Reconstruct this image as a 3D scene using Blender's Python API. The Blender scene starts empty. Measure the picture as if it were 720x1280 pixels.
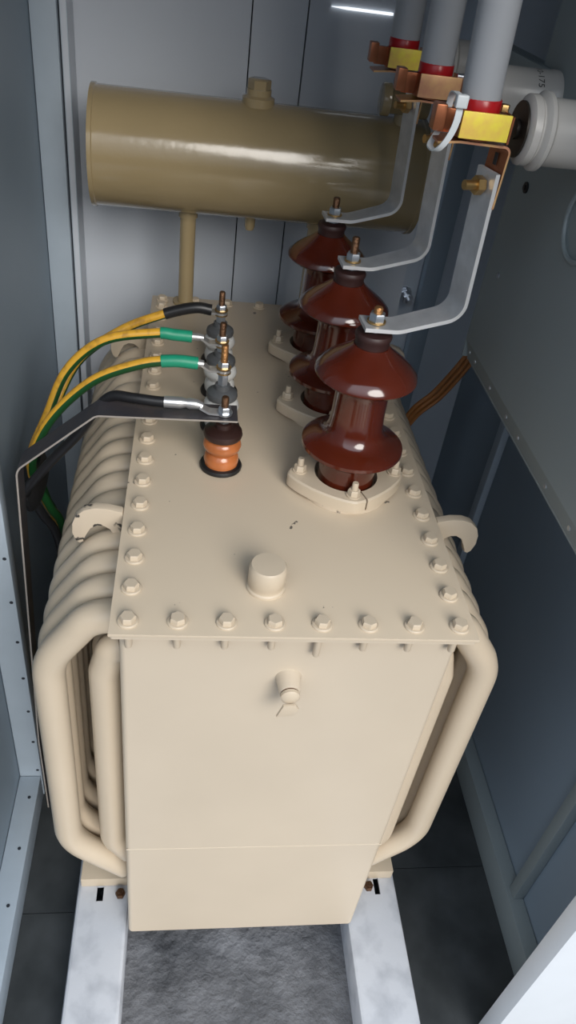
import bpy, bmesh, math, random
from mathutils import Vector, Matrix
random.seed(4)
PI = math.pi
sc = bpy.context.scene
COL = sc.collection
TOP = 1.35
H0 = 1.095                      # height of the transformer lid above the floor; builders count z from the lid

# ------------------------------------------------------------------ materials
def new_mat(name):
    m = bpy.data.materials.new(name); m.use_nodes = True
    nt = m.node_tree; nt.nodes.clear()
    out = nt.nodes.new('ShaderNodeOutputMaterial'); b = nt.nodes.new('ShaderNodeBsdfPrincipled')
    nt.links.new(b.outputs[0], out.inputs[0])
    return m, nt, b

def mat(name, col, rough=.5, metal=0., var=.12, scale=9., bump=.0, bscale=60., coat=0., col2=None, detail=5., spec=.5, thresh=None):
    m, nt, b = new_mat(name)
    tc = nt.nodes.new('ShaderNodeTexCoord')
    n = nt.nodes.new('ShaderNodeTexNoise'); n.inputs['Scale'].default_value = scale; n.inputs['Detail'].default_value = detail
    nt.links.new(tc.outputs['Object'], n.inputs['Vector'])
    r = nt.nodes.new('ShaderNodeValToRGB')
    c2 = col2 or tuple(c*(1-var) for c in col)
    lo, hi = thresh or (.3, .7)
    r.color_ramp.elements[0].position = lo; r.color_ramp.elements[1].position = hi
    r.color_ramp.elements[0].color = (*c2, 1); r.color_ramp.elements[1].color = (*col, 1)
    nt.links.new(n.outputs['Fac'], r.inputs[0]); nt.links.new(r.outputs[0], b.inputs['Base Color'])
    b.inputs['Roughness'].default_value = rough; b.inputs['Metallic'].default_value = metal
    b.inputs['Specular IOR Level'].default_value = spec
    b.inputs['Coat Weight'].default_value = coat; b.inputs['Coat Roughness'].default_value = .12
    if bump:
        n2 = nt.nodes.new('ShaderNodeTexNoise'); n2.inputs['Scale'].default_value = bscale; n2.inputs['Detail'].default_value = 4
        nt.links.new(tc.outputs['Object'], n2.inputs['Vector'])
        bp = nt.nodes.new('ShaderNodeBump'); bp.inputs['Strength'].default_value = bump; bp.inputs['Distance'].default_value = .004
        nt.links.new(n2.outputs['Fac'], bp.inputs['Height']); nt.links.new(bp.outputs[0], b.inputs['Normal'])
    return m

BEIGE = mat('beige_enamel', (.60, .50, .375), .36, var=.06, scale=5, bump=.10, bscale=14)
LIDP = mat('beige_enamel_lid', (.60, .50, .375), .36, scale=40, bump=.10, bscale=14, col2=(.14, .12, .10), thresh=(.262, .275), detail=3)
TANKP = mat('beige_enamel_tank', (.60, .51, .395), .42, var=.06, scale=4, bump=.12, bscale=7)
DIMBEIGE = mat('shaded_beige_enamel', (.37, .285, .155), .17, coat=.5, var=.10, scale=5, bump=.16, bscale=40)  # same beige enamel, browned and darkened for the dim light on the drum
CHIP = mat('chipped_enamel', (.60, .50, .38), .42, scale=38, bump=.1, bscale=14, col2=(.05, .045, .04), thresh=(.36, .40), detail=3)
BROWN = mat('brown_porcelain', (.095, .0145, .0055), .13, var=.25, scale=14, coat=.8)
ORANGE = mat('orange_porcelain', (.55, .17, .05), .2, var=.35, scale=26, coat=.4)
WHITEP = mat('white_porcelain', (.62, .62, .60), .2, var=.1, coat=.3)
RUBBER = mat('black_rubber', (.012, .012, .013), .45, var=.3)
DKCAP = mat('dark_brown_cap', (.035, .015, .012), .4, var=.3)
HVCAP = mat('dull_plum_cap', (.045, .018, .016), .5, var=.3)
GREYCAP = mat('grey_cap', (.095, .10, .105), .42, var=.3)
ZINC = mat('zinc_bolt', (.62, .66, .72), .32, metal=.9, var=.15, scale=60)
BRASS = mat('yellow_zinc_washer', (.62, .40, .16), .32, metal=.9, var=.3, scale=50)
STUD = mat('dark_bronze_stud', (.19, .10, .055), .42, metal=.8, var=.4, scale=80, bump=.5, bscale=260)
DKMETAL = mat('dark_metal_insert', (.045, .038, .032), .45, metal=.6, var=.3)
COPSTUD = mat('copper_stud', (.52, .26, .10), .4, metal=.8, var=.3, scale=80, bump=.5, bscale=260)
ALUEDGE = mat('bright_cut_edge', (.86, .86, .86), .35, metal=.4, var=.05)
ALU = mat('aluminium_bar', (.66, .68, .71), .40, metal=.5, var=.26, scale=24, bump=.12, bscale=70)
COPPER = mat('copper_strap', (.50, .18, .085), .34, metal=.75, var=.35, scale=30)
YZINC = mat('yellow_chromate_plate', (1.0, .84, .09), .33, metal=.1, scale=34, col2=(.85, .45, .16), thresh=(.25, .6))
PZINC = mat('pinkish_chromate_plate', (.86, .54, .24), .36, metal=.4, scale=34, col2=(.62, .26, .18), thresh=(.3, .65))
GREYTUBE = mat('grey_heat_shrink', (.36, .375, .40), .30, var=.07, scale=4)
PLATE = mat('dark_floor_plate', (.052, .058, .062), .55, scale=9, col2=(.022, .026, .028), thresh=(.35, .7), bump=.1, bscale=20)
RED = mat('red_sleeve', (.42, .010, .014), .28, var=.2)
INSUL = mat('grey_epoxy_insulator', (.52, .50, .47), .26, var=.08, scale=6, bump=.12, bscale=30)
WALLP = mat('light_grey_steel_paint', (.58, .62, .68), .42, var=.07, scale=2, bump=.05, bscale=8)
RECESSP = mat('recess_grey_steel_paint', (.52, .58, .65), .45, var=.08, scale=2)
SIDEP = mat('shaded_steel_paint', (.245, .31, .375), .45, var=.10, scale=2, bump=.05, bscale=8)  # the back wall's paint, darkened to hold the shade on the sides
FRAMEP = mat('pale_blue_frame_paint', (.40, .47, .54), .40, var=.10, scale=9, bump=.05)
PANELP = mat('grey_green_panel_paint', (.27, .315, .325), .42, var=.08, scale=3, bump=.05, bscale=9)
DARKP = mat('dark_gap', (.02, .025, .035), .7)
LITFRAME = mat('daylit_frame_paint', (.80, .84, .88), .45, var=.03)  # frame paint whitened to carry the daylight on the jamb
RAILM = mat('white_painted_steel', (.56, .58, .62), .5, scale=16, col2=(.40, .42, .46), bump=.15, bscale=40, thresh=(.28, .52))
YEL = mat('yellow_sheath', (.66, .36, .035), .36, scale=60, col2=(.42, .22, .03), thresh=(.3, .5))
GRN = mat('green_stripe', (.010, .07, .018), .36, var=.2)
SHRINK = mat('green_heat_shrink', (.012, .30, .17), .42, var=.2, scale=30)
TIN = mat('tinned_lug', (.72, .72, .72), .3, metal=.8, var=.2, scale=40)
BLKC = mat('black_cable', (.016, .016, .018), .38, var=.3)
BARBLK = mat('black_painted_bar', (.036, .036, .044), .42, scale=30, col2=(.060, .050, .050), bump=.2, bscale=40)
BAREDGE = mat('bare_bar_edge', (.42, .38, .34), .45, metal=.3)
BRC = mat('brown_cable', (.36, .14, .038), .36, var=.3)
NYLON = mat('white_nylon', (.66, .70, .72), .4, var=.05)
INK = mat('black_ink', (.02, .02, .02), .6)

def concrete():
    m, nt, b = new_mat('dark_rough_concrete')
    tc = nt.nodes.new('ShaderNodeTexCoord')
    n1 = nt.nodes.new('ShaderNodeTexNoise'); n1.inputs['Scale'].default_value = 7; n1.inputs['Detail'].default_value = 8; n1.inputs['Roughness'].default_value = .65
    n2 = nt.nodes.new('ShaderNodeTexNoise'); n2.inputs['Scale'].default_value = 45; n2.inputs['Detail'].default_value = 6
    v = nt.nodes.new('ShaderNodeTexVoronoi'); v.inputs['Scale'].default_value = 16
    for t in (n1, n2, v): nt.links.new(tc.outputs['Object'], t.inputs['Vector'])
    r = nt.nodes.new('ShaderNodeValToRGB')
    r.color_ramp.elements[0].position = .32; r.color_ramp.elements[0].color = (.055, .058, .065, 1)
    r.color_ramp.elements[1].position = .68; r.color_ramp.elements[1].color = (.20, .205, .22, 1)
    nt.links.new(n1.outputs['Fac'], r.inputs[0]); nt.links.new(r.outputs[0], b.inputs['Base Color'])
    a = nt.nodes.new('ShaderNodeMath'); a.operation = 'MULTIPLY_ADD'; a.inputs[1].default_value = .35
    nt.links.new(n2.outputs['Fac'], a.inputs[0]); nt.links.new(n1.outputs['Fac'], a.inputs[2])
    a2 = nt.nodes.new('ShaderNodeMath'); a2.operation = 'MULTIPLY_ADD'; a2.inputs[1].default_value = -.12
    nt.links.new(v.outputs['Distance'], a2.inputs[0]); nt.links.new(a.outputs[0], a2.inputs[2])
    bp = nt.nodes.new('ShaderNodeBump'); bp.inputs['Strength'].default_value = .75; bp.inputs['Distance'].default_value = .026
    nt.links.new(a2.outputs[0], bp.inputs['Height']); nt.links.new(bp.outputs[0], b.inputs['Normal'])
    b.inputs['Roughness'].default_value = .62
    return m
CONC = concrete()

# ------------------------------------------------------------------ mesh builders
class MB:
    """collects shapes; .build links them as ONE mesh object"""
    def __init__(s): s.bm = bmesh.new()
    def _tag(s, geom_faces, mi):
        for f in geom_faces: f.material_index = mi
    def box(s, x0, x1, y0, y1, z0, z1, mi=0, bev=0.):
        v = [s.bm.verts.new((x, y, z)) for x in (x0, x1) for y in (y0, y1) for z in (z0, z1)]
        q = [(0, 1, 3, 2), (4, 6, 7, 5), (0, 4, 5, 1), (2, 3, 7, 6), (0, 2, 6, 4), (1, 5, 7, 3)]
        fs = [s.bm.faces.new([v[i] for i in f]) for f in q]
        s._tag(fs, mi)
        if bev:
            es = list({e for f in fs for e in f.edges})
            bmesh.ops.bevel(s.bm, geom=es, offset=bev, segments=2, affect='EDGES', profile=.6)
        return s
    def poly(s, pts, off, mi=0, bev=0.):
        """prism: planar outline pts extruded by vector off"""
        off = Vector(off)
        a = [s.bm.verts.new(p) for p in pts]; b = [s.bm.verts.new(Vector(p)+off) for p in pts]
        n = len(pts)
        fs = [s.bm.faces.new(a), s.bm.faces.new(b[::-1])]
        fs += [s.bm.faces.new((a[i], b[i], b[(i+1) % n], a[(i+1) % n])) for i in range(n)]
        s._tag(fs, mi)
        if bev:
            es = list(set(fs[0].edges) | set(fs[1].edges))
            bmesh.ops.bevel(s.bm, geom=es, offset=bev, segments=2, affect='EDGES', profile=.6)
        return s
    def lathe(s, prof, c=(0, 0, 0), axis='Z', seg=32, mi=0, mis=None):
        """prof: list of (radius, height) along the axis; closed with caps when r > 0"""
        c = Vector(c)
        def P(r, h, t):
            a, b = r*math.cos(t), r*math.sin(t)
            return c + (Vector((a, b, h)) if axis == 'Z' else Vector((h, a, b)) if axis == 'X' else Vector((b, h, a)))
        rings = [[s.bm.verts.new(P(r, h, 2*PI*k/seg)) for k in range(seg)] for r, h in prof]
        for i in range(len(rings)-1):
            for k in range(seg):
                f = s.bm.faces.new((rings[i][k], rings[i][(k+1) % seg], rings[i+1][(k+1) % seg], rings[i+1][k]))
                f.material_index = mis[i] if mis else mi
        f = s.bm.faces.new(rings[0][::-1]); f.material_index = mi
        f = s.bm.faces.new(rings[-1]); f.material_index = mi
        return s
    def hexa(s, r, z0, z1, c=(0, 0, 0), axis='Z', rot=0., mi=0):
        ch = min(.0018, (z1-z0)*.25)
        n0 = len(s.bm.verts)
        s.lathe([(r, z0), (r, z1-ch), (r*.88, z1)], (0, 0, 0), axis, 6, mi)
        s.bm.verts.ensure_lookup_table()
        ax = {'Z': 'Z', 'X': 'X', 'Y': 'Y'}[axis]
        M = Matrix.Translation(Vector(c)) @ Matrix.Rotation(rot, 4, ax)
        for v in s.bm.verts[n0:]: v.co = M @ v.co
        return s
    def sweep(s, pts, r, seg=14, mi=0, stripe=None, cap=True, sy=1.):
        """tube along pts; r a number or list; stripe = (mi, k0, k1) faces of another material"""
        pts = [Vector(p) for p in pts]; n = len(pts)
        T = []
        for i in range(n):
            t = (pts[min(i+1, n-1)] - pts[max(i-1, 0)]); T.append(t.normalized())
        up = Vector((0, 0, 1)) if abs(T[0].z) < .9 else Vector((0, 1, 0))
        N = (up - T[0]*up.dot(T[0])).normalized()
        rings = []
        for i in range(n):
            if i:
                N = (N - T[i]*N.dot(T[i])).normalized()
            B = T[i].cross(N); rr = r[i] if isinstance(r, (list, tuple)) else r
            rings.append([s.bm.verts.new(pts[i] + N*(rr*math.cos(2*PI*k/seg)) + B*(rr*sy*math.sin(2*PI*k/seg))) for k in range(seg)])
        for i in range(n-1):
            for k in range(seg):
                f = s.bm.faces.new((rings[i][k], rings[i][(k+1) % seg], rings[i+1][(k+1) % seg], rings[i+1][k]))
                f.material_index = mi
                if stripe and stripe[1] <= k < stripe[2]: f.material_index = stripe[0]
        if cap:
            s.bm.faces.new(rings[0][::-1]); s.bm.faces.new(rings[-1])
        return s
    def strip(s, pts, W, t, mi=0, edge=None):
        """flat bar along pts: width vector W (constant), thickness t"""
        pts = [Vector(p) for p in pts]; n = len(pts)
        WS = [Vector(w) for w in W] if isinstance(W[0], (tuple, list, Vector)) else [Vector(W)]*n
        ring = []
        for i in range(n):
            W = WS[i]
            if i == 0: d = pts[1]-pts[0]; N = d.cross(W).normalized(); k = 1
            elif i == n-1: d = pts[-1]-pts[-2]; N = d.cross(W).normalized(); k = 1
            else:
                n1 = (pts[i]-pts[i-1]).cross(W).normalized(); n2 = (pts[i+1]-pts[i]).cross(W).normalized()
                N = (n1+n2).normalized(); k = 1/max(.3, N.dot(n1))
            o = N*(t/2*k)
            ring.append([s.bm.verts.new(pts[i]+sgn*W/2+q*o) for sgn, q in ((1, 1), (-1, 1), (-1, -1), (1, -1))])
        for i in range(n-1):
            for k in range(4):
                f = s.bm.faces.new((ring[i][k], ring[i][(k+1) % 4], ring[i+1][(k+1) % 4], ring[i+1][k]))
                f.material_index = edge if (edge is not None and k in (1, 3)) else mi
        s.bm.faces.new(ring[0][::-1]); s.bm.faces.new(ring[-1])
        return s
    def sector(s, rin, rout, a0, a1, z0, z1, c, n=48, bev=.003, mi=0):
        """plate between an inner circle and an outer radius function"""
        c = Vector(c); R = []
        for i in range(n+1):
            a = a0+(a1-a0)*i/n; ro = rout(a); u = Vector((math.cos(a), math.sin(a), 0))
            R.append([s.bm.verts.new(c+u*q+Vector((0, 0, z))) for q, z in ((rin, z0), (ro, z0), (ro, z1-bev), (ro-bev, z1), (rin, z1))])
        for i in range(n):
            for k in range(5):
                s.bm.faces.new((R[i][k], R[i][(k+1) % 5], R[i+1][(k+1) % 5], R[i+1][k])).material_index = mi
        s.bm.faces.new(R[0][::-1]); s.bm.faces.new(R[-1])
        return s
    def build(s, name, mats, parent=None, origin=None, smooth=40, raw=False):
        bm = s.bm
        bmesh.ops.recalc_face_normals(bm, faces=bm.faces[:])
        co = [v.co for v in bm.verts]
        lo = Vector([min(c[i] for c in co) for i in range(3)]); hi = Vector([max(c[i] for c in co) for i in range(3)])
        o = Vector(origin) if origin is not None else Vector(((lo.x+hi.x)/2, (lo.y+hi.y)/2, lo.z))
        for v in bm.verts: v.co -= o
        if smooth:
            for f in bm.faces: f.smooth = True
            for e in bm.edges:
                e.smooth = len(e.link_faces) == 2 and e.calc_face_angle(0) < math.radians(smooth)
        me = bpy.data.meshes.new(name); bm.to_mesh(me); bm.free()
        for m in (mats if isinstance(mats, (list, tuple)) else [mats]): me.materials.append(m)
        return link(bpy.data.objects.new(name, me), o, parent)

WP = {}
def link(ob, pos, parent=None):
    COL.objects.link(ob)
    pos = Vector(pos); WP[ob.name] = pos.copy()
    if parent is not None:
        ob.parent = parent; ob.location = pos - WP[parent.name]
    else:
        ob.location = pos + Vector((0, 0, H0))
    return ob
def empty(name, pos):
    e = bpy.data.objects.new(name, None); e.empty_display_size = .1
    return link(e, pos)
def tag(o, label, cat, group=None):
    o['label'] = label; o['category'] = cat
    if group: o['group'] = group
    return o
def struct(o): o['kind'] = 'structure'; return o
def copy_at(o, pos, parent=None, like=None):
    """copy a thing or part with all of its parts; pos in builder coordinates"""
    c = o.copy(); COL.objects.link(c); pos = Vector(pos); WP[c.name] = pos.copy()
    if parent is not None: c.parent = parent; c.location = pos - WP[parent.name]
    else: c.location = pos + Vector((0, 0, H0))
    for ch in list(o.children):
        copy_at(ch, pos + (WP[ch.name]-WP[o.name]), c)
    return c
def fillet(pts, r, n=8):
    """round the corners of a polyline"""
    pts = [Vector(p) for p in pts]; out = [pts[0]]
    for i in range(1, len(pts)-1):
        a, b, c = pts[i-1], pts[i], pts[i+1]
        u = (a-b).normalized(); v = (c-b).normalized()
        ang = u.angle(v)
        if ang > PI-.02: out.append(b); continue
        rr = r[i-1] if isinstance(r, (list, tuple)) else r
        d = min(rr/math.tan(ang/2), (a-b).length*.49, (c-b).length*.49)
        p0, p1 = b+u*d, b+v*d
        cr = d*math.tan(ang/2); ctr = b+(u+v).normalized()*(cr/math.sin(ang/2))
        s0, s1 = p0-ctr, p1-ctr; om = s0.angle(s1)
        for k in range(n+1):
            t = k/n; out.append(ctr+(s0*math.sin((1-t)*om)+s1*math.sin(t*om))/math.sin(om))
    return out+[pts[-1]]
def smooth_path(pts, n=8):
    """Catmull-Rom through the points"""
    P = [Vector(p) for p in pts]; P = [P[0]*2-P[1]]+P+[P[-1]*2-P[-2]]; out = []
    for i in range(1, len(P)-2):
        for k in range(n):
            t = k/n; a, b, c, d = P[i-1:i+3]
            out.append(.5*((2*b)+(c-a)*t+(2*a-5*b+4*c-d)*t*t+(3*b-a-3*c+d)*t**3))
    return out+[P[-2]]

# ------------------------------------------------------------------ the setting
FZ = -H0
struct(MB().box(-2.2, 2.2, -3.2, 1.9, FZ-.06, FZ).build('floor', CONC))
# back wall: sheets with narrow seams
b = MB()
xs = [-.455, -.057, .067, .415]
for i in range(3):
    b.box(xs[i]+.0016, xs[i+1]-.0016, 1.30, 1.315, FZ, TOP)
b.box(-.455, .415, 1.316, 1.325, FZ, TOP, 1)
b.box(.4165, .6755, 1.345, 1.36, FZ, TOP, 2)
struct(b.build('wall_back', [WALLP, DARKP, RECESSP]))
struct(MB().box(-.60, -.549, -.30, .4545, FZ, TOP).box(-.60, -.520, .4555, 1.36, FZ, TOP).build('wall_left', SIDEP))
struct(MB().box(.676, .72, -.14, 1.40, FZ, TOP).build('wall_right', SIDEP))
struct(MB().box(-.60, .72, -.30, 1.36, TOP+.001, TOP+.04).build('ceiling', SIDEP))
# rear left post with its dark gap and return flange
b = MB().box(-.519, -.463, 1.20, 1.299, FZ, TOP-.001, 0, .004)
b.box(-.4628, -.4592, 1.215, 1.299, FZ, TOP-.001, 1)
b.box(-.459, -.443, 1.207, 1.299, FZ, TOP-.001, 2, .002)
struct(b.build('trim_1', [FRAMEP, DARKP, WALLP]))
# front left post with screw holes
b = MB().box(-.548, -.494, .420, .454, FZ, TOP-.001, 0, .003)
for k in range(16):
    b.lathe([(.0038, 0), (.0038, .0008)], (-.503, .4192, -.98+.12*k), 'Y', 10, 1)
struct(b.build('trim_2', [FRAMEP, DARKP]))
# left sill
b = MB().box(-.548, -.497, -.30, .419, FZ, -1.005, 0, .003)
for k in range(5): b.lathe([(.004, 0), (.004, .0008)], (-.515, -.16+.13*k, -1.005), 'Z', 10, 1)
struct(b.build('baseboard_left', [FRAMEP, DARKP]))
struct(MB().box(-.519, -.500, .456, 1.199, FZ, -1.005, 0, .003).build('trim_3', SIDEP))
# right sill, right front and mid posts
struct(MB().box(.637, .675, -.13, 1.342, FZ, -1.0, 0, .003).build('baseboard_right', PANELP))
struct(MB().box(.648, .675, .075, .105, -.999, TOP-.001, 0, .004).build('trim_4', PANELP))
struct(MB().box(.655, .675, .925, .960, -.999, TOP-.001, 0, .003).build('trim_5', FRAMEP))
# post in the recess of the back wall
struct(MB().box(.470, .520, 1.305, 1.344, FZ, TOP-.001, 0, .004).build('trim_6', SIDEP))
# front right jamb
struct(MB().box(.516, .86, -.195, -.150, FZ, TOP-.001, 0, .012).build('trim_7', LITFRAME))

# dark steel cover plates on the floor either side of the rails, with seams
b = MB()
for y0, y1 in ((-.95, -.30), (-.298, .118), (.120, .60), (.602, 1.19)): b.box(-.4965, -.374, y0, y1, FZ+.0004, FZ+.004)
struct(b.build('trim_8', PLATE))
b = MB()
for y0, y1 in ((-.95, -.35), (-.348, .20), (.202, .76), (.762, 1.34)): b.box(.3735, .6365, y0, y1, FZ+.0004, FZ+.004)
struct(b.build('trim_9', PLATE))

# ------------------------------------------------------------------ steel rails under the transformer
RT = -1.012
def rail(x0, x1, slots, label):
    b = MB(); t = .006
    ys = sorted({-.75, 1.15} | {v for s in slots for v in s[2:]}); 
    xsx = sorted({x0, x1} | {v for s in slots for v in s[:2]})
    for i in range(len(xsx)-1):
        for j in range(len(ys)-1):
            cx, cy = (xsx[i]+xsx[i+1])/2, (ys[j]+ys[j+1])/2
            if any(s[0] < cx < s[1] and s[2] < cy < s[3] for s in slots): continue
            b.box(xsx[i], xsx[i+1], ys[j], ys[j+1], RT-t, RT)
    bmesh.ops.remove_doubles(b.bm, verts=b.bm.verts[:], dist=1e-5)
    # rounded shoulders and flanges down to the floor
    for xx, sg in ((x0, -1), (x1, 1)):
        pts = [(xx, 0, RT), (xx+sg*.005, 0, RT-.0015), (xx+sg*.0075, 0, RT-.006), (xx+sg*.0075, 0, FZ+.0005), (xx+sg*.0015, 0, FZ+.0005), (xx+sg*.0015, 0, RT-t), (xx, 0, RT-t)]
        b.poly([(p[0], -.75, p[2]) for p in pts], (0, 1.9, 0))
    o = b.build('steel_rail', RAILM, smooth=30)
    return tag(o, label, 'rail', 'white channel rails under the transformer')
rl = rail(-.363, -.262, [(-.327, -.312, .107, .140)], 'white channel steel rail on the concrete floor, carrying the transformer side with the earth cables')
rr = rail(.250, .363, [(.318, .331, .103, .142)], 'white channel steel rail on the concrete floor, carrying the transformer side below the brown bushings')
struct_l = None

# ------------------------------------------------------------------ the transformer
TR = tag(empty('transformer', (0, .55, RT)), 'beige oil-filled transformer with ribbed cooling tubes standing on two white rails', 'transformer')
LX, LL = .26, 1.096
TB = -1.003
# tank: box with rounded upright corners
def rrect(x0, x1, y0, y1, r, z, n=6):
    out = []
    for cx, cy, a in ((x1-r, y1-r, 0), (x0+r, y1-r, PI/2), (x0+r, y0+r, PI), (x1-r, y0+r, 1.5*PI)):
        for k in range(n+1): out.append((cx+r*math.cos(a+PI/2*k/n), cy+r*math.sin(a+PI/2*k/n), z))
    return out
b = MB().poly(rrect(-.250, .250, .036, 1.066, .010, TB), (0, 0, -TB-.0125))
b.poly(rrect(-.258, .258, .003, 1.094, .004, -.0125), (0, 0, .0052))            # tank rim flange
tk = b.build('tank', TANKP, TR)
MB().sweep([(-.2485, .0364, -.645), (.2485, .0364, -.645)], .0011, 8).build('weld_seam', TANKP, tk)
MB().box(-LX, LX, 0, LL, -.0055, 0, 0, .001).build('lid', LIDP, TR)
MB().box(-LX+.004, LX-.004, .004, LL-.004, -.0072, -.0056).build('gasket', CHIP, TR)
# lid bolts: hexagon head and washer above, thread end below
def bolt_mesh(rot, tail):
    b = MB().lathe([(.0148, .0002), (.0148, .002), (.0135, .0032)], (0, 0, 0), 'Z', 24)
    b.hexa(.0112, .003, .0115, (0, 0, 0), 'Z', rot)
    b.lathe([(.0050, -.0126-tail), (.0056, -.0110-tail), (.0056, .001)], (0, 0, 0), 'Z', 10)
    return b
protos = [bolt_mesh(.5*k, .038 if k != 2 else .052).build('lid_bolt', BEIGE, TR, origin=(0, 0, 0)) for k in range(3)]
S = .0631; BB = .0247
spots = [(-LX+BB+(2*LX-2*BB)*i/7, BB) for i in range(8)]
for i in range(1, 17):
    spots += [(-LX+BB, BB+S*i), (LX-BB, BB+S*i)]
spots += [(-LX+BB+(2*LX-2*BB)*i/6, LL-BB) for i in range(7)]
for k, (x, y) in enumerate(spots):
    q = 2 if k == 4 else (k*7) % 2
    if k in (0, 1, 4): o = protos[q if k == 4 else k]; o.location = Vector((x, y, 0))-WP[TR.name]; WP[o.name] = Vector((x, y, 0))
    else: copy_at(protos[q], (x, y, 0), TR)

# cooling tubes, nested in two rows down each side
CXT = -.008
def tube(side, outer):
    r = .0258
    if outer: px = [(.244, -.063), (.285, -.070), (.352, -.165), (.352, -.710), (.244, -.822)]; rad = [.075, .12, .12]
    else: px = [(.244, -.130), (.262, -.136), (.275, -.190), (.275, -.700), (.244, -.755)]; rad = [.045, .05, .06]
    off = -.005 if side < 0 and outer else .004 if side < 0 else 0
    pts = [(CXT+off+side*x, 0, z) for x, z in px]
    b = MB().sweep(fillet(pts, rad, 8), r, 16)
    return b
proto = {}
for side in (-1, 1):
    for outer in (True, False):
        o = tube(side, outer).build('cooling_tube', BEIGE, TR, origin=(CXT+side*.3, 0, -.4))
        y0 = .095
        o.location = Vector((CXT+side*.3, y0, -.4))-WP[TR.name]; WP[o.name] = Vector((CXT+side*.3, y0, -.4))
        for k in range(1, 18): copy_at(o, (CXT+side*.3, y0+.0535*k, -.4), TR)
# lifting hooks on the tank sides
def hook(side, y, m, dz):
    out = [(.2585, -.085), (.2585, -.030), (.262, -.020), (.285, -.014), (.305, -.0135), (.322, -.019), (.335, -.031), (.341, -.047), (.342, -.066), (.337, -.082), (.331, -.087), (.324, -.083),
           (.321, -.066), (.314, -.053), (.302, -.046), (.290, -.047), (.280, -.054), (.274, -.066), (.271, -.080)]
    return MB().poly([(side*x, y-.008, z+dz) for x, z in out], (0, .016, 0), 0, .002).build('lifting_hook', m, TR)
hook(-1, .262, CHIP, .022); hook(1, .272, BEIGE, .018); hook(-1, .900, BEIGE, .02); hook(1, .900, BEIGE, .02)
# round cap on the lid
MB().lathe([(.0285, 0), (.0285, .004), (.0262, .006), (.0262, .012), (.0275, .014), (.0275, .041), (.0245, .0455), (.004, .0462)], (-.042, .097, .0002), 'Z', 36).build('filler_cap', BEIGE, TR)
# small sampling valve on the front of the tank
VZ = -.132
v = MB().lathe([(.0205, 0), (.0185, -.005), (.0165, -.026), (.0150, -.029)], (.002, .036, VZ), 'Y', 28).build('sampling_valve', TANKP, TR)
MB().lathe([(.0135, -.0288), (.0135, -.0318)], (.002, .036, VZ), 'Y', 20).build('ring', STUD, v)
MB().lathe([(.0145, -.0316), (.0145, -.037), (.009, -.041)], (.002, .036, VZ), 'Y', 20).build('nozzle', BEIGE, v)
MB().poly([(-.016, -.006, VZ-.034), (-.008, -.006, VZ-.008), (.010, -.006, VZ-.006), (.016, -.006, VZ-.016), (.010, -.006, VZ-.030)], (0, -.005, 0), 0, .0008).build('lever', BEIGE, v)
# beams that carry the tank on the rails
for yy in (.140, .84):
    for sx in (-1, 1):
        xa, xb = sorted((sx*.2505, sx*.363))
        q = MB().box(xa, xb, yy, yy+.10, RT+.0005, RT+.034, 0, .002).build('support_foot', BEIGE, TR)
        xx = -.274 if sx < 0 else .304
        MB().hexa(.011, RT+.0005, RT+.012, (xx, yy-.020, 0)).lathe([(.006, RT+.012), (.006, RT+.020)], (xx, yy-.020, 0), 'Z', 12).build('bolt', STUD, q)

# conservator drum above the rear edge of the lid
CY, CZ, CR = 1.07, .335, .117
prof = [(.06, -.378), (CR-.004, -.378), (CR-.004, -.384), (CR+.003, -.384), (CR+.003, -.376), (CR, -.374)]
prof += [(CR, .309), (CR+.003, .311), (CR+.003, .319), (CR-.004, .319), (CR-.004, .313), (.06, .313)]
cons = MB().lathe(prof, (0, CY, CZ), 'X', 72).build('conservator', DIMBEIGE, TR)
for x in (-.180, .112):
    MB().lathe([(.030, .0), (.030, .006), (.018, .006), (.018, CZ-CR+.012)], (x, CY-.003, 0), 'Z', 28).lathe([(.0215, CZ-CR-.012), (.0215, CZ-CR+.004)], (x, CY-.003, 0), 'Z', 28).build('support_pipe', DIMBEIGE, cons)
MB().lathe([(.034, -.004), (.034, .012), (.026, .016), (.026, .028)], (-.044, CY-.005, CZ+CR-.002), 'Z', 28).hexa(.024, .028, .046, (-.044, CY-.005, CZ+CR-.002)).build('filler_neck', DIMBEIGE, cons)
MB().lathe([(.012, .006), (.012, -.022), (.009, -.030)], (-.040, CY, CZ-CR), 'Z', 20).build('drain_plug', DIMBEIGE, cons)
b = MB().sweep([(.262, 1.045, .42), (.262, 1.045, .485)], .020, 20)
b.lathe([(.020, 0), (.029, .001), (.031, .004), (.031, .018), (.027, .020), (.0255, .022), (.0255, .085), (.030, .087), (.030, .100), (.012, .104)], (.205, 1.035, .490), 'X', 28)
b.build('breather_elbow', DIMBEIGE, cons)

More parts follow.
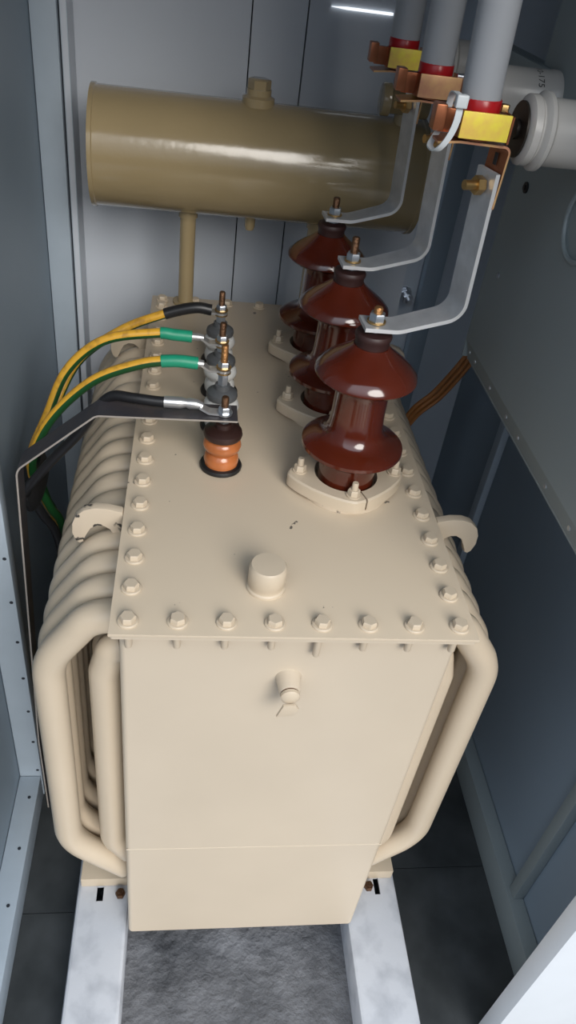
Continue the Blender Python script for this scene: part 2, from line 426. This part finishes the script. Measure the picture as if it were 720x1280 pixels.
# brown high voltage bushings
HX, HY0, HS = .110, .352, .242
def hv():
    c = (HX, HY0, 0)
    p = [(.049, .004), (.049, .060), (.051, .070), (.054, .080), (.066, .083), (.082, .087), (.0855, .0905), (.0850, .096), (.077, .1015), (.065, .1055), (.055, .111), (.0485, .119), (.045, .131),
         (.0435, .152), (.043, .190), (.044, .205), (.048, .214), (.060, .217), (.077, .2195), (.0815, .224), (.0805, .230), (.070, .241), (.057, .251), (.044, .260), (.034, .268), (.0285, .2735)]
    body = MB().lathe(p, c, 'Z', 64).build('high_voltage_bushing', BROWN, TR)
    rx, ry = .103, .084
    def ro(a):
        a -= math.radians(4); q = 1.38
        return ((abs(math.cos(a))/rx)**q+(abs(math.sin(a))/ry)**q)**(-1/q)
    fl = MB().sector(.055, ro, math.radians(-70), math.radians(108), .0075, .030, c)
    fl.sector(.055, ro, math.radians(112), math.radians(287.5), .0075, .030, c)
    fl = fl.build('clamp_flange', BEIGE, body)
    MB().lathe([(.078, .0004), (.078, .0074)], c, 'Z', 40).build('seat_ring', CHIP, body)
    for a, r in ((180, .081), (4, .087), (-87, .064), (92, .066)):
        x, y = HX+r*math.cos(math.radians(a)), HY0+r*math.sin(math.radians(a))
        MB().lathe([(.0125, .0302), (.0125, .0325)], (x, y, 0), 'Z', 20).hexa(.0105, .0325, .043, (x, y, 0), 'Z', a).lathe([(.0055, .043), (.0055, .055), (.0045, .0565)], (x, y, 0), 'Z', 12).build('flange_bolt', BEIGE, fl)
    MB().lathe([(.0262, .273), (.0268, .276), (.0268, .283), (.0285, .286), (.0288, .291), (.0265, .2945), (.012, .2965)], c, 'Z', 40).build('cap', HVCAP, body)
    return body
def hv_top(body, y, z, studm, tall):
    st = MB().lathe([(.0068, .2945), (.0068, z+tall), (.0052, z+tall+.002)], (HX, y, 0), 'Z', 16).build('stud', studm, body)
    MB().lathe([(.0145, z+.0042), (.0145, z+.0066)], (HX, y, 0), 'Z', 24).build('washer', BRASS, body)
    MB().hexa(.0125, z+.0066, z+.019, (HX, y, 0), 'Z', .2).build('nut', ZINC, body)
    MB().hexa(.0105, .2962, z-.0036, (HX, y, 0), 'Z', .5).build('lower_nut', ZINC, body)
h = hv(); HVS = [h]
for k in (1, 2): HVS.append(copy_at(h, WP[h.name]+Vector((-.001*k, HS*k, 0)), TR))
BZ = .3065
for k, (b_, sm, tl) in enumerate(zip(HVS, (COPSTUD, STUD, STUD), (.026, .044, .036))): hv_top(b_, HY0+HS*k, BZ, sm, tl)

# low voltage bushings in a row
LXV = -.104
LVY = [.395, .522, .650, .778]
def lv(y, pm, cm):
    c = (LXV, y, 0); q = 1 if pm is ORANGE else .86
    p = [(.029, .004), (.0295, .012), (.0305, .020), (.0285, .029), (.0245, .0335), (.0255, .037), (.0315, .043), (.033, .050), (.030, .059), (.024, .064)]
    body = MB().lathe(p, c, 'Z', 36).build('low_voltage_bushing', pm, TR)
    MB().lathe([(.034, .0003), (.0365, .002), (.0372, .0055), (.0355, .009), (.031, .0105)], c, 'Z', 36).build('gasket', RUBBER, body)
    MB().lathe([(.024*q, .0625), (.032*q, .066), (.0335*q, .071), (.032*q, .077), (.024*q, .082), (.015, .084), (.014, .092), (.008, .093)], c, 'Z', 36).build('cap', cm, body)
    return body
tops = [(.106, .139, STUD), (.121, .168, COPSTUD), (.108, .149, STUD), (.113, .156, STUD)]
for k, y in enumerate(LVY):
    bd = lv(y, ORANGE if k == 0 else WHITEP, DKCAP if k == 0 else GREYCAP)
    z, zt, sm = tops[k]
    MB().lathe([(.0062, .092), (.0062, zt), (.005, zt+.002)], (LXV, y, 0), 'Z', 14).build('stud', sm, bd)
    MB().hexa(.0100, .0932, z-.0052, (LXV, y, 0), 'Z', .4).build('lower_nut', ZINC if k else GREYCAP, bd)
    MB().lathe([(.0135, z-.0050), (.0135, z-.0026)], (LXV, y, 0), 'Z', 20).build('washer', BRASS, bd)
    MB().lathe([(.0135, z+.0048), (.0135, z+.0068)], (LXV, y, 0), 'Z', 20).build('washer', BRASS if k else ZINC, bd)
    MB().hexa(.0108, z+.0068, z+.0170, (LXV, y, 0), 'Z', .2).build('nut', ZINC, bd)

# ------------------------------------------------------------------ bent aluminium bars to the busbars
barlab = ['bent aluminium bar bolted to the nearest brown bushing, its upright leg entirely in view',
          'bent aluminium bar bolted to the middle brown bushing of the row of three',
          'bent aluminium bar bolted to the farthest brown bushing, in front of the oil drum']
BARX = .221; WU = Vector((-.012, .045, 0))
for k in range(3):
    y = HY0+HS*k
    pts = fillet([(HX-.021, y, BZ), (HX+.03, y, BZ), (.170, y+.006, BZ+.007), (BARX+.009, y+.008, BZ+.026), (BARX, y, .538)], [.05, .06, .030], 7)
    ws = [Vector((-.003, .046, 0)).lerp(WU, min(1, max(0, (p.x-HX-.02)/.075))) for p in pts]
    o = MB().strip(pts, ws, .0062, 0, 1).build('connecting_bar', [ALU, ALUEDGE], smooth=50)
    tag(o, barlab[k], 'bar', 'aluminium connecting bars')
    nb = MB().hexa(.0125, -.0165, -.0040, (0, 0, 0), 'X', .2).lathe([(.0065, -.033), (.0065, -.0160)], (0, 0, 0), 'X', 14)
    bmesh.ops.transform(nb.bm, matrix=Matrix.Translation((BARX, y, .518)) @ Matrix.Rotation(math.atan2(.012, .045), 4, 'Z'), verts=nb.bm.verts[:])
    nb.build('nut', BRASS, o)

# ------------------------------------------------------------------ grey insulated busbar tubes with their clamps
buslab = ['grey sleeved busbar tube with red end band and bright yellow clamp, largest of the three',
          'grey sleeved busbar tube with red end band and pinkish copper clamp, middle of the three',
          'grey sleeved busbar tube with red end band, farthest back and smallest of the three']
for k in range(3):
    y = HY0+HS*k; cx = .187
    lean = (-.030, -.010, 0.)[k]
    o = MB().sweep([(cx, y, .604), (cx+lean*.12, y, .655), (cx+lean, y, TOP-.001)], .0255, 28).build('busbar_tube', GREYTUBE, origin=(cx, y, .604))
    tag(o, buslab[k], 'busbar', 'insulated busbar tubes')
    MB().lathe([(.0262, .606), (.0266, .608), (.0264, .621), (.0256, .622)], (cx, y, 0), 'Z', 32).build('red_band', RED, o)
    # round copper strap, with lug block and screws
    b = MB()
    b.lathe([(.0250, .576), (.0285, .576), (.0285, .606), (.0250, .606)], (cx, y, 0), 'Z', 32)
    b.box(cx-.049, cx-.024, y-.004, y+.006, .578, .606, 0, .001)
    b.box(cx-.062, cx-.048, y-.026, y-.004, .583, .613, 0, .0015)
    cl = b.build('copper_clamp', COPPER, o)
    MB().box(cx-.029, cx+.0345, y-.0340, y-.0290, .579, .610, 0, .0008).build('face_plate', PZINC if k == 1 else YZINC, cl)
    # bracket: foot under the tube, then bent down behind the bar
    pts = fillet([(cx-.050, y, .569), (cx-.020, y, .572), (BARX+.008, y, .571), (BARX+.0060, y+.001, .493)], [.03, .008], 5)
    ws = [Vector((0, .042, 0)).lerp(WU*.95, min(1, max(0, (p.x-cx)/(BARX-cx)))) for p in pts]
    br = MB().strip(pts, ws, .0030, 0, 1).build('bracket', [COPPER, PZINC], cl, smooth=50)
    sl = Matrix.Translation((BARX+.0053, y, .553)) @ Matrix.Rotation(math.atan2(.012, .045), 4, 'Z')
    nb = MB().box(-.0012, -.0002, -.0035, .0035, -.008, .007); bmesh.ops.transform(nb.bm, matrix=sl, verts=nb.bm.verts[:])
    nb.build('slot', INK, br)
    MB().box(cx+.0350, cx+.0375, y-.034, y+.022, .577, .609).build('back_plate', COPPER, cl)
    MB().hexa(.008, -.004, .004, (cx+.033, y+.004, .612)).build('screw', BRASS, cl) if k == 0 else None
    if k == 1: MB().sweep([(cx+.027, y-.026, .611), (cx+.040, y-.026, .611)], .0042, 12).build('screw', ZINC, cl)
# translucent-white cable tie around the nearest clamp
tp = []
for a in range(0, 361, 12):
    t = math.radians(a); c_, s_ = math.cos(t), math.sin(t); k_ = (abs(c_)**4+abs(s_)**4)**-.25
    z_ = .592+.033*k_*s_
    tp.append((.1505-(.016*((.606-z_)/.045)**2 if z_ < .606 else 0), .339+.0245*k_*c_, z_))
tie = MB().strip(tp, (.0085, 0, 0), .0018)
tie.box(.143, .158, .309, .321, .613, .628, 0, .002)
tag(tie.build('cable_tie', NYLON, smooth=60), 'white plastic tie looped round the bright yellow clamp', 'cable tie')

# ------------------------------------------------------------------ standing panel on the right with three post insulators
PX, PY1 = .380, .660
b = MB().box(PX, PX+.004, -.11, PY1, .150, TOP-.001)
b.poly([(PX, -.11, .150), (PX+.004, -.11, .150), (PX+.016, -.11, .112), (PX+.012, -.11, .112)], (0, PY1+.11, 0))
b.box(PX, PX+.030, PY1+.0005, PY1+.004, .112, TOP-.001)
b.box(PX+.012, PX+.060, -.11, PY1, .108, .1118)
pn = b.build('partition_panel', PANELP)
tag(pn, 'large grey-green sheet steel panel hanging beside the transformer below the grey insulators', 'panel')
b = MB(); 
for yy in (.64, .60, .50, .40, .335, .20, .10): b.lathe([(.004, -.0022), (.0045, 0)], (PX+.0065, yy, .131), 'X', 10)
b.build('screw', ZINC, pn)
MB().lathe([(.009, -.003), (.009, 0)], (PX, .589, .460), 'X', 18).lathe([(.0045, -.0055), (.0045, -.003)], (PX, .589, .460), 'X', 12).build('stud', RUBBER, pn)
MB().lathe([(.005, -.002), (.005, 0)], (PX, .597, .305), 'X', 12).build('screw', ZINC, pn)
g = [(.052*math.cos(t), .052*math.sin(t)) for t in [2*PI*k/40 for k in range(41)]]
MB().sweep([(PX-.003, .355+a, .478+c) for a, c in g], .004, 8).build('gland_ring', PANELP, pn)
MB().box(PX-.012, PX-.0004, .62, .93, .560, .628, 0, .001).box(PX-.0004, PX+.02, PY1+.005, .93, .622, .628).build('mounting_rail', PANELP, pn)
inslab = ['pale grey post insulator with rounded rim, nearest, behind the bright yellow clamp',
          'pale grey post insulator with black writing around its base, behind the nearest insulator',
          'pale grey post insulator mostly hidden behind the busbar tubes, farthest back']
for k in range(3):
    y = HY0+HS*k; x0 = .2465; ln = (PX if k < 2 else PX-.0122)-x0-.0004
    p = [(.024, 0), (.036, .001), (.042, .005), (.0425, .014), (.0400, .0165), (.0400, .0185), (.0445, .021), (.0475, .024), (.0475, .029), (.0445, .032), (.0405, .034), (.0405, ln-.012), (.042, ln-.010), (.042, ln)]
    o = MB().lathe(p, (x0, y, .590), 'X', 48).build('post_insulator', INSUL)
    tag(o, inslab[k], 'insulator', 'horizontal post insulators')
    MB().lathe([(.012, -.0070), (.012, -.0030), (.0335, -.0028), (.0335, -.0002)], (x0, y, .590), 'X', 32).build('metal_insert', DKMETAL, o)
    if k == 1:
        # writing bent round the drum of the insulator
        cu = bpy.data.curves.new('tmp_text', 'FONT'); cu.body = '10-175'; cu.size = .0140; cu.extrude = 0; cu.space_character = 1.05
        to = bpy.data.objects.new('tmp_text', cu); COL.objects.link(to)
        dg = bpy.context.evaluated_depsgraph_get(); dg.update()
        me = bpy.data.meshes.new_from_object(to.evaluated_get(dg))
        bpy.data.objects.remove(to); bpy.data.curves.remove(cu)
        bm = bmesh.new(); bm.from_mesh(me); R = .0408
        bmesh.ops.triangulate(bm, faces=bm.faces[:])
        bmesh.ops.subdivide_edges(bm, edges=[e for e in bm.edges if e.calc_length() > .004], cuts=2)
        xm = max(v.co.x for v in bm.verts)
        for v_ in bm.verts:
            u, w = v_.co.x, v_.co.y
            th = math.radians(88)-u/R                    # reads from the top round towards the camera side
            v_.co = Vector((x0+ln-.040+w, y-R*math.cos(th), .590+R*math.sin(th)))
        t = MB(); t.bm.free(); t.bm = bm
        t.build('marking', INK, o, smooth=0)

# ------------------------------------------------------------------ black flat bar and cables on the low voltage side
pts = fillet([(-.082, .400, .106), (-.312, .400, .103), (-.448, .400, -.014), (-.479, .400, -.80), (-.479, .400, FZ+.001)], [.02, .03, .2], 7)
fb = MB().strip(pts, [Vector((0, .050 if p.z > -.04 else .036, 0)) for p in pts], .0032, 0, 1).build('flat_bar', [BARBLK, BAREDGE], smooth=50)
tag(fb, 'black flat metal bar from the orange bushing, bent down beside the left wall', 'bar')

def lug(y, z, dx, parent, m=TIN, up=.012):
    b = MB()
    b.lathe([(.0128, z-.0022), (.0128, z+.0022)], (LXV, y, 0), 'Z', 24)
    b.strip(fillet([(LXV-.006, y, z), (LXV-.026, y, z), (LXV-.040, y, z+up)], .012, 4), (0, .018, 0), .004)
    b.sweep([(LXV-.036, y, z+up-.001), (LXV-.046, y, z+up), (LXV-dx, y, z+up)], [.0065, .0078, .0078], 14)
    return b.build('lug', m, parent, smooth=50)
def cable(name, y, z, path, sleeve_m, sl0, sl1, label, up, stripe):
    pts = smooth_path([(LXV-sl0-.002, y, z+up)]+path, 8)
    b = MB().sweep(pts, .0094, 16, 0, stripe)
    o = b.build(name, [YEL, GRN])
    tag(o, label, 'cable', 'green and yellow earth cables')
    sp = [p for p in smooth_path([(LXV-sl0, y, z+up)]+path, 16) if p.x > LXV-sl1]
    MB().sweep(sp, .0113, 16).build('sleeve', sleeve_m, o)
    lug(y, z, sl0+.003, o, TIN, up)
    return o
cable('earth_cable', .522, .121, [(-.195, .522, .1325), (-.251, .522, .122), (-.328, .522, .087), (-.395, .522, .022), (-.439, .522, -.05), (-.460, .535, -.135), (-.438, .555, -.235), (-.418, .575, -.33), (-.410, .60, -.70), (-.410, .60, FZ+.002)],
      SHRINK, .046, .112, 'yellow and green cable with green sleeve, nearest of the three, on the second bushing', .010, (1, 7, 13))
cable('earth_cable', .650, .108, [(-.195, .650, .1195), (-.232, .650, .120), (-.327, .648, .099), (-.397, .640, .036), (-.436, .615, -.05), (-.470, .575, -.14), (-.450, .585, -.245), (-.432, .60, -.34), (-.428, .63, -.70), (-.428, .63, FZ+.002)],
      SHRINK, .058, .118, 'yellow and green cable with green sleeve, on the third low voltage bushing', .010, (1, 7, 12))
cable('earth_cable', .778, .113, [(-.160, .778, .119), (-.223, .778, .099), (-.309, .770, .060), (-.392, .740, .000), (-.440, .690, -.09), (-.470, .620, -.16), (-.456, .612, -.255), (-.442, .63, -.35), (-.440, .66, -.70), (-.440, .66, FZ+.002)],
      BLKC, .020, .118, 'yellow cable with black sleeve, on the farthest low voltage bushing', .004, (1, 7, 11))
# black cable lying on the flat bar
pts = smooth_path([(LXV-.080, .404, .1195), (-.215, .406, .1185), (-.255, .412, .1185), (-.292, .424, .1120), (-.322, .433, .074), (-.352, .436, .025), (-.40, .440, -.035), (-.458, .450, -.118), (-.462, .49, -.155), (-.444, .515, -.225), (-.420, .535, -.33), (-.412, .555, -.70), (-.412, .56, FZ+.002)], 8)
bc = MB().sweep(pts, .0088, 14).build('black_cable', BLKC)
tag(bc, 'black cable with silver crimped lug lying along the flat black bar', 'cable')
b = MB().lathe([(.0128, .1088), (.0128, .1124)], (LXV, .395, 0), 'Z', 24)
b.strip(fillet([(LXV-.006, .395, .1105), (LXV-.026, .397, .1105), (LXV-.042, .402, .117)], .012, 4), (0, .018, 0), .0036)
b.sweep([(LXV-.036, .401, .1165), (LXV-.046, .4035, .1185), (LXV-.058, .404, .119), (LXV-.064, .404, .1195), (LXV-.072, .404, .1195), (LXV-.080, .404, .1195), (LXV-.100, .405, .1192)], [.0060, .0085, .0095, .0075, .0098, .0100, .0100], 14)
b.build('lug', TIN, bc, smooth=50)
# dark tape that gathers the cables
tp = MB().sweep([(-.4700, .560, -.145), (-.4665, .562, -.152), (-.4570, .568, -.185), (-.4535, .570, -.192)], [.040, .043, .043, .040], 20, sy=1.)
bmesh.ops.transform(tp.bm, matrix=Matrix.Translation((-.463, .560, -.165)) @ Matrix.Diagonal((.55, 1.9, 1., 1.)) @ Matrix.Translation((.463, -.565, .165)), verts=tp.bm.verts[:])
tag(tp.build('cable_wrap', RUBBER), 'black wrap binding the yellow green cables beside the left wall', 'cable wrap')
# brown cables behind the transformer on the right
bl = ['brown cable loop behind the transformer, uppermost of three, running up behind the panel',
      'brown cable loop behind the transformer, between the other two brown cables',
      'brown cable loop behind the transformer, lowest of three, running up behind the panel']
for k in range(3):
    d = .013*k
    pts = smooth_path([(.385+.4*d, 1.02, FZ+.002), (.385+.4*d, 1.02, -.62), (.388+.5*d, 1.015, -.38), (.418+.7*d, 1.0, -.232-.6*d), (.475+.85*d, 1.0, -.155-.6*d), (.537+.9*d, 1.0, -.028-.3*d), (.572+.5*d, 1.0, .12), (.585+.4*d, 1.0, .40), (.585+.4*d, 1.0, TOP-.001)], 8)
    tag(MB().sweep(pts, .0058, 12).build('brown_cable', BRC), bl[k], 'cable', 'brown cables behind the transformer')
# bolt standing out of the back wall
b = MB().lathe([(.020, -.006), (.020, 0)], (.436, 1.345, -.045), 'Y', 24).hexa(.015, -.018, -.006, (.436, 1.345, -.045), 'Y').lathe([(.0085, -.070), (.0085, -.018)], (.436, 1.345, -.045), 'Y', 16)
b.hexa(.015, -.052, -.040, (.436, 1.345, -.045), 'Y')
tag(b.build('wall_bolt', ZINC, smooth=35), 'grey bolt with nut sticking out of the back wall beside the aluminium bar', 'bolt')

m_, nt_, b_ = new_mat('streak_glow'); b_.inputs['Emission Color'].default_value = (.9, .95, 1, 1); b_.inputs['Emission Strength'].default_value = 1.3  # glow added to stand for a reflected streak, no lamp here
ls = MB().poly([(.116, 1.2945, .614), (.150, 1.2945, .6165), (.256, 1.2945, .6165), (.256, 1.2945, .6115), (.150, 1.2945, .6115)], (0, .0054, 0))
tag(ls.build('reflection_streak', m_), 'thin white reflection streak on the back wall above the oil drum, added as a glowing strip', 'reflection')

# ------------------------------------------------------------------ light: daylight through the open front
w = bpy.data.worlds.new('sky'); sc.world = w; w.use_nodes = True
nt = w.node_tree; nt.nodes.clear()
out = nt.nodes.new('ShaderNodeOutputWorld'); bg = nt.nodes.new('ShaderNodeBackground')
tc = nt.nodes.new('ShaderNodeTexCoord'); sp = nt.nodes.new('ShaderNodeSeparateXYZ')
rp = nt.nodes.new('ShaderNodeValToRGB')
rp.color_ramp.elements[0].position = .46; rp.color_ramp.elements[0].color = (.03, .03, .035, 1)
e = rp.color_ramp.elements.new(.60); e.color = (.55, .60, .68, 1)
rp.color_ramp.elements[-1].position = .80; rp.color_ramp.elements[-1].color = (1.15, 1.28, 1.45, 1)
mp = nt.nodes.new('ShaderNodeMapRange'); mp.inputs[1].default_value = -1; mp.inputs[2].default_value = 1
nt.links.new(tc.outputs['Generated'], sp.inputs[0]); nt.links.new(sp.outputs['Z'], mp.inputs[0])
nt.links.new(mp.outputs[0], rp.inputs[0]); nt.links.new(rp.outputs[0], bg.inputs['Color'])
bg.inputs['Strength'].default_value = 1.3
nt.links.new(bg.outputs[0], out.inputs[0])
def sun(name, direction, strength, angle, col):
    L = bpy.data.lights.new(name, 'SUN'); L.energy = strength; L.angle = math.radians(angle); L.color = col
    o = bpy.data.objects.new(name, L); COL.objects.link(o)
    o.rotation_euler = Vector(direction).to_track_quat('-Z', 'Y').to_euler(); o.location = (0, -3, 3)
sun('hazy_sun', (-.34, 1., -.62), 2.7, 34, (1., .95, .88))

# ------------------------------------------------------------------ camera
cam = bpy.data.cameras.new('camera'); co = bpy.data.objects.new('camera', cam); COL.objects.link(co)
yaw, pit, rol = .1752, .6714, .1481
f = Vector((math.sin(yaw)*math.cos(pit), math.cos(yaw)*math.cos(pit), -math.sin(pit)))
r = Vector((math.cos(yaw), -math.sin(yaw), 0)); u = r.cross(f)
r2 = r*math.cos(rol)+u*math.sin(rol); u2 = u*math.cos(rol)-r*math.sin(rol)
M = Matrix((r2, u2, -f)).transposed().to_4x4(); M.translation = Vector((-.1668, -.7011, .7873+H0))
co.matrix_world = M
cam.sensor_fit = 'VERTICAL'; cam.sensor_height = 36; cam.lens = 954.6/1280*36; cam.clip_start = .02
sc.camera = co
vs = sc.view_settings
vs.view_transform = 'Standard'; vs.look = 'None'; vs.gamma = 1; vs.use_curve_mapping = False; vs.exposure = -0.08
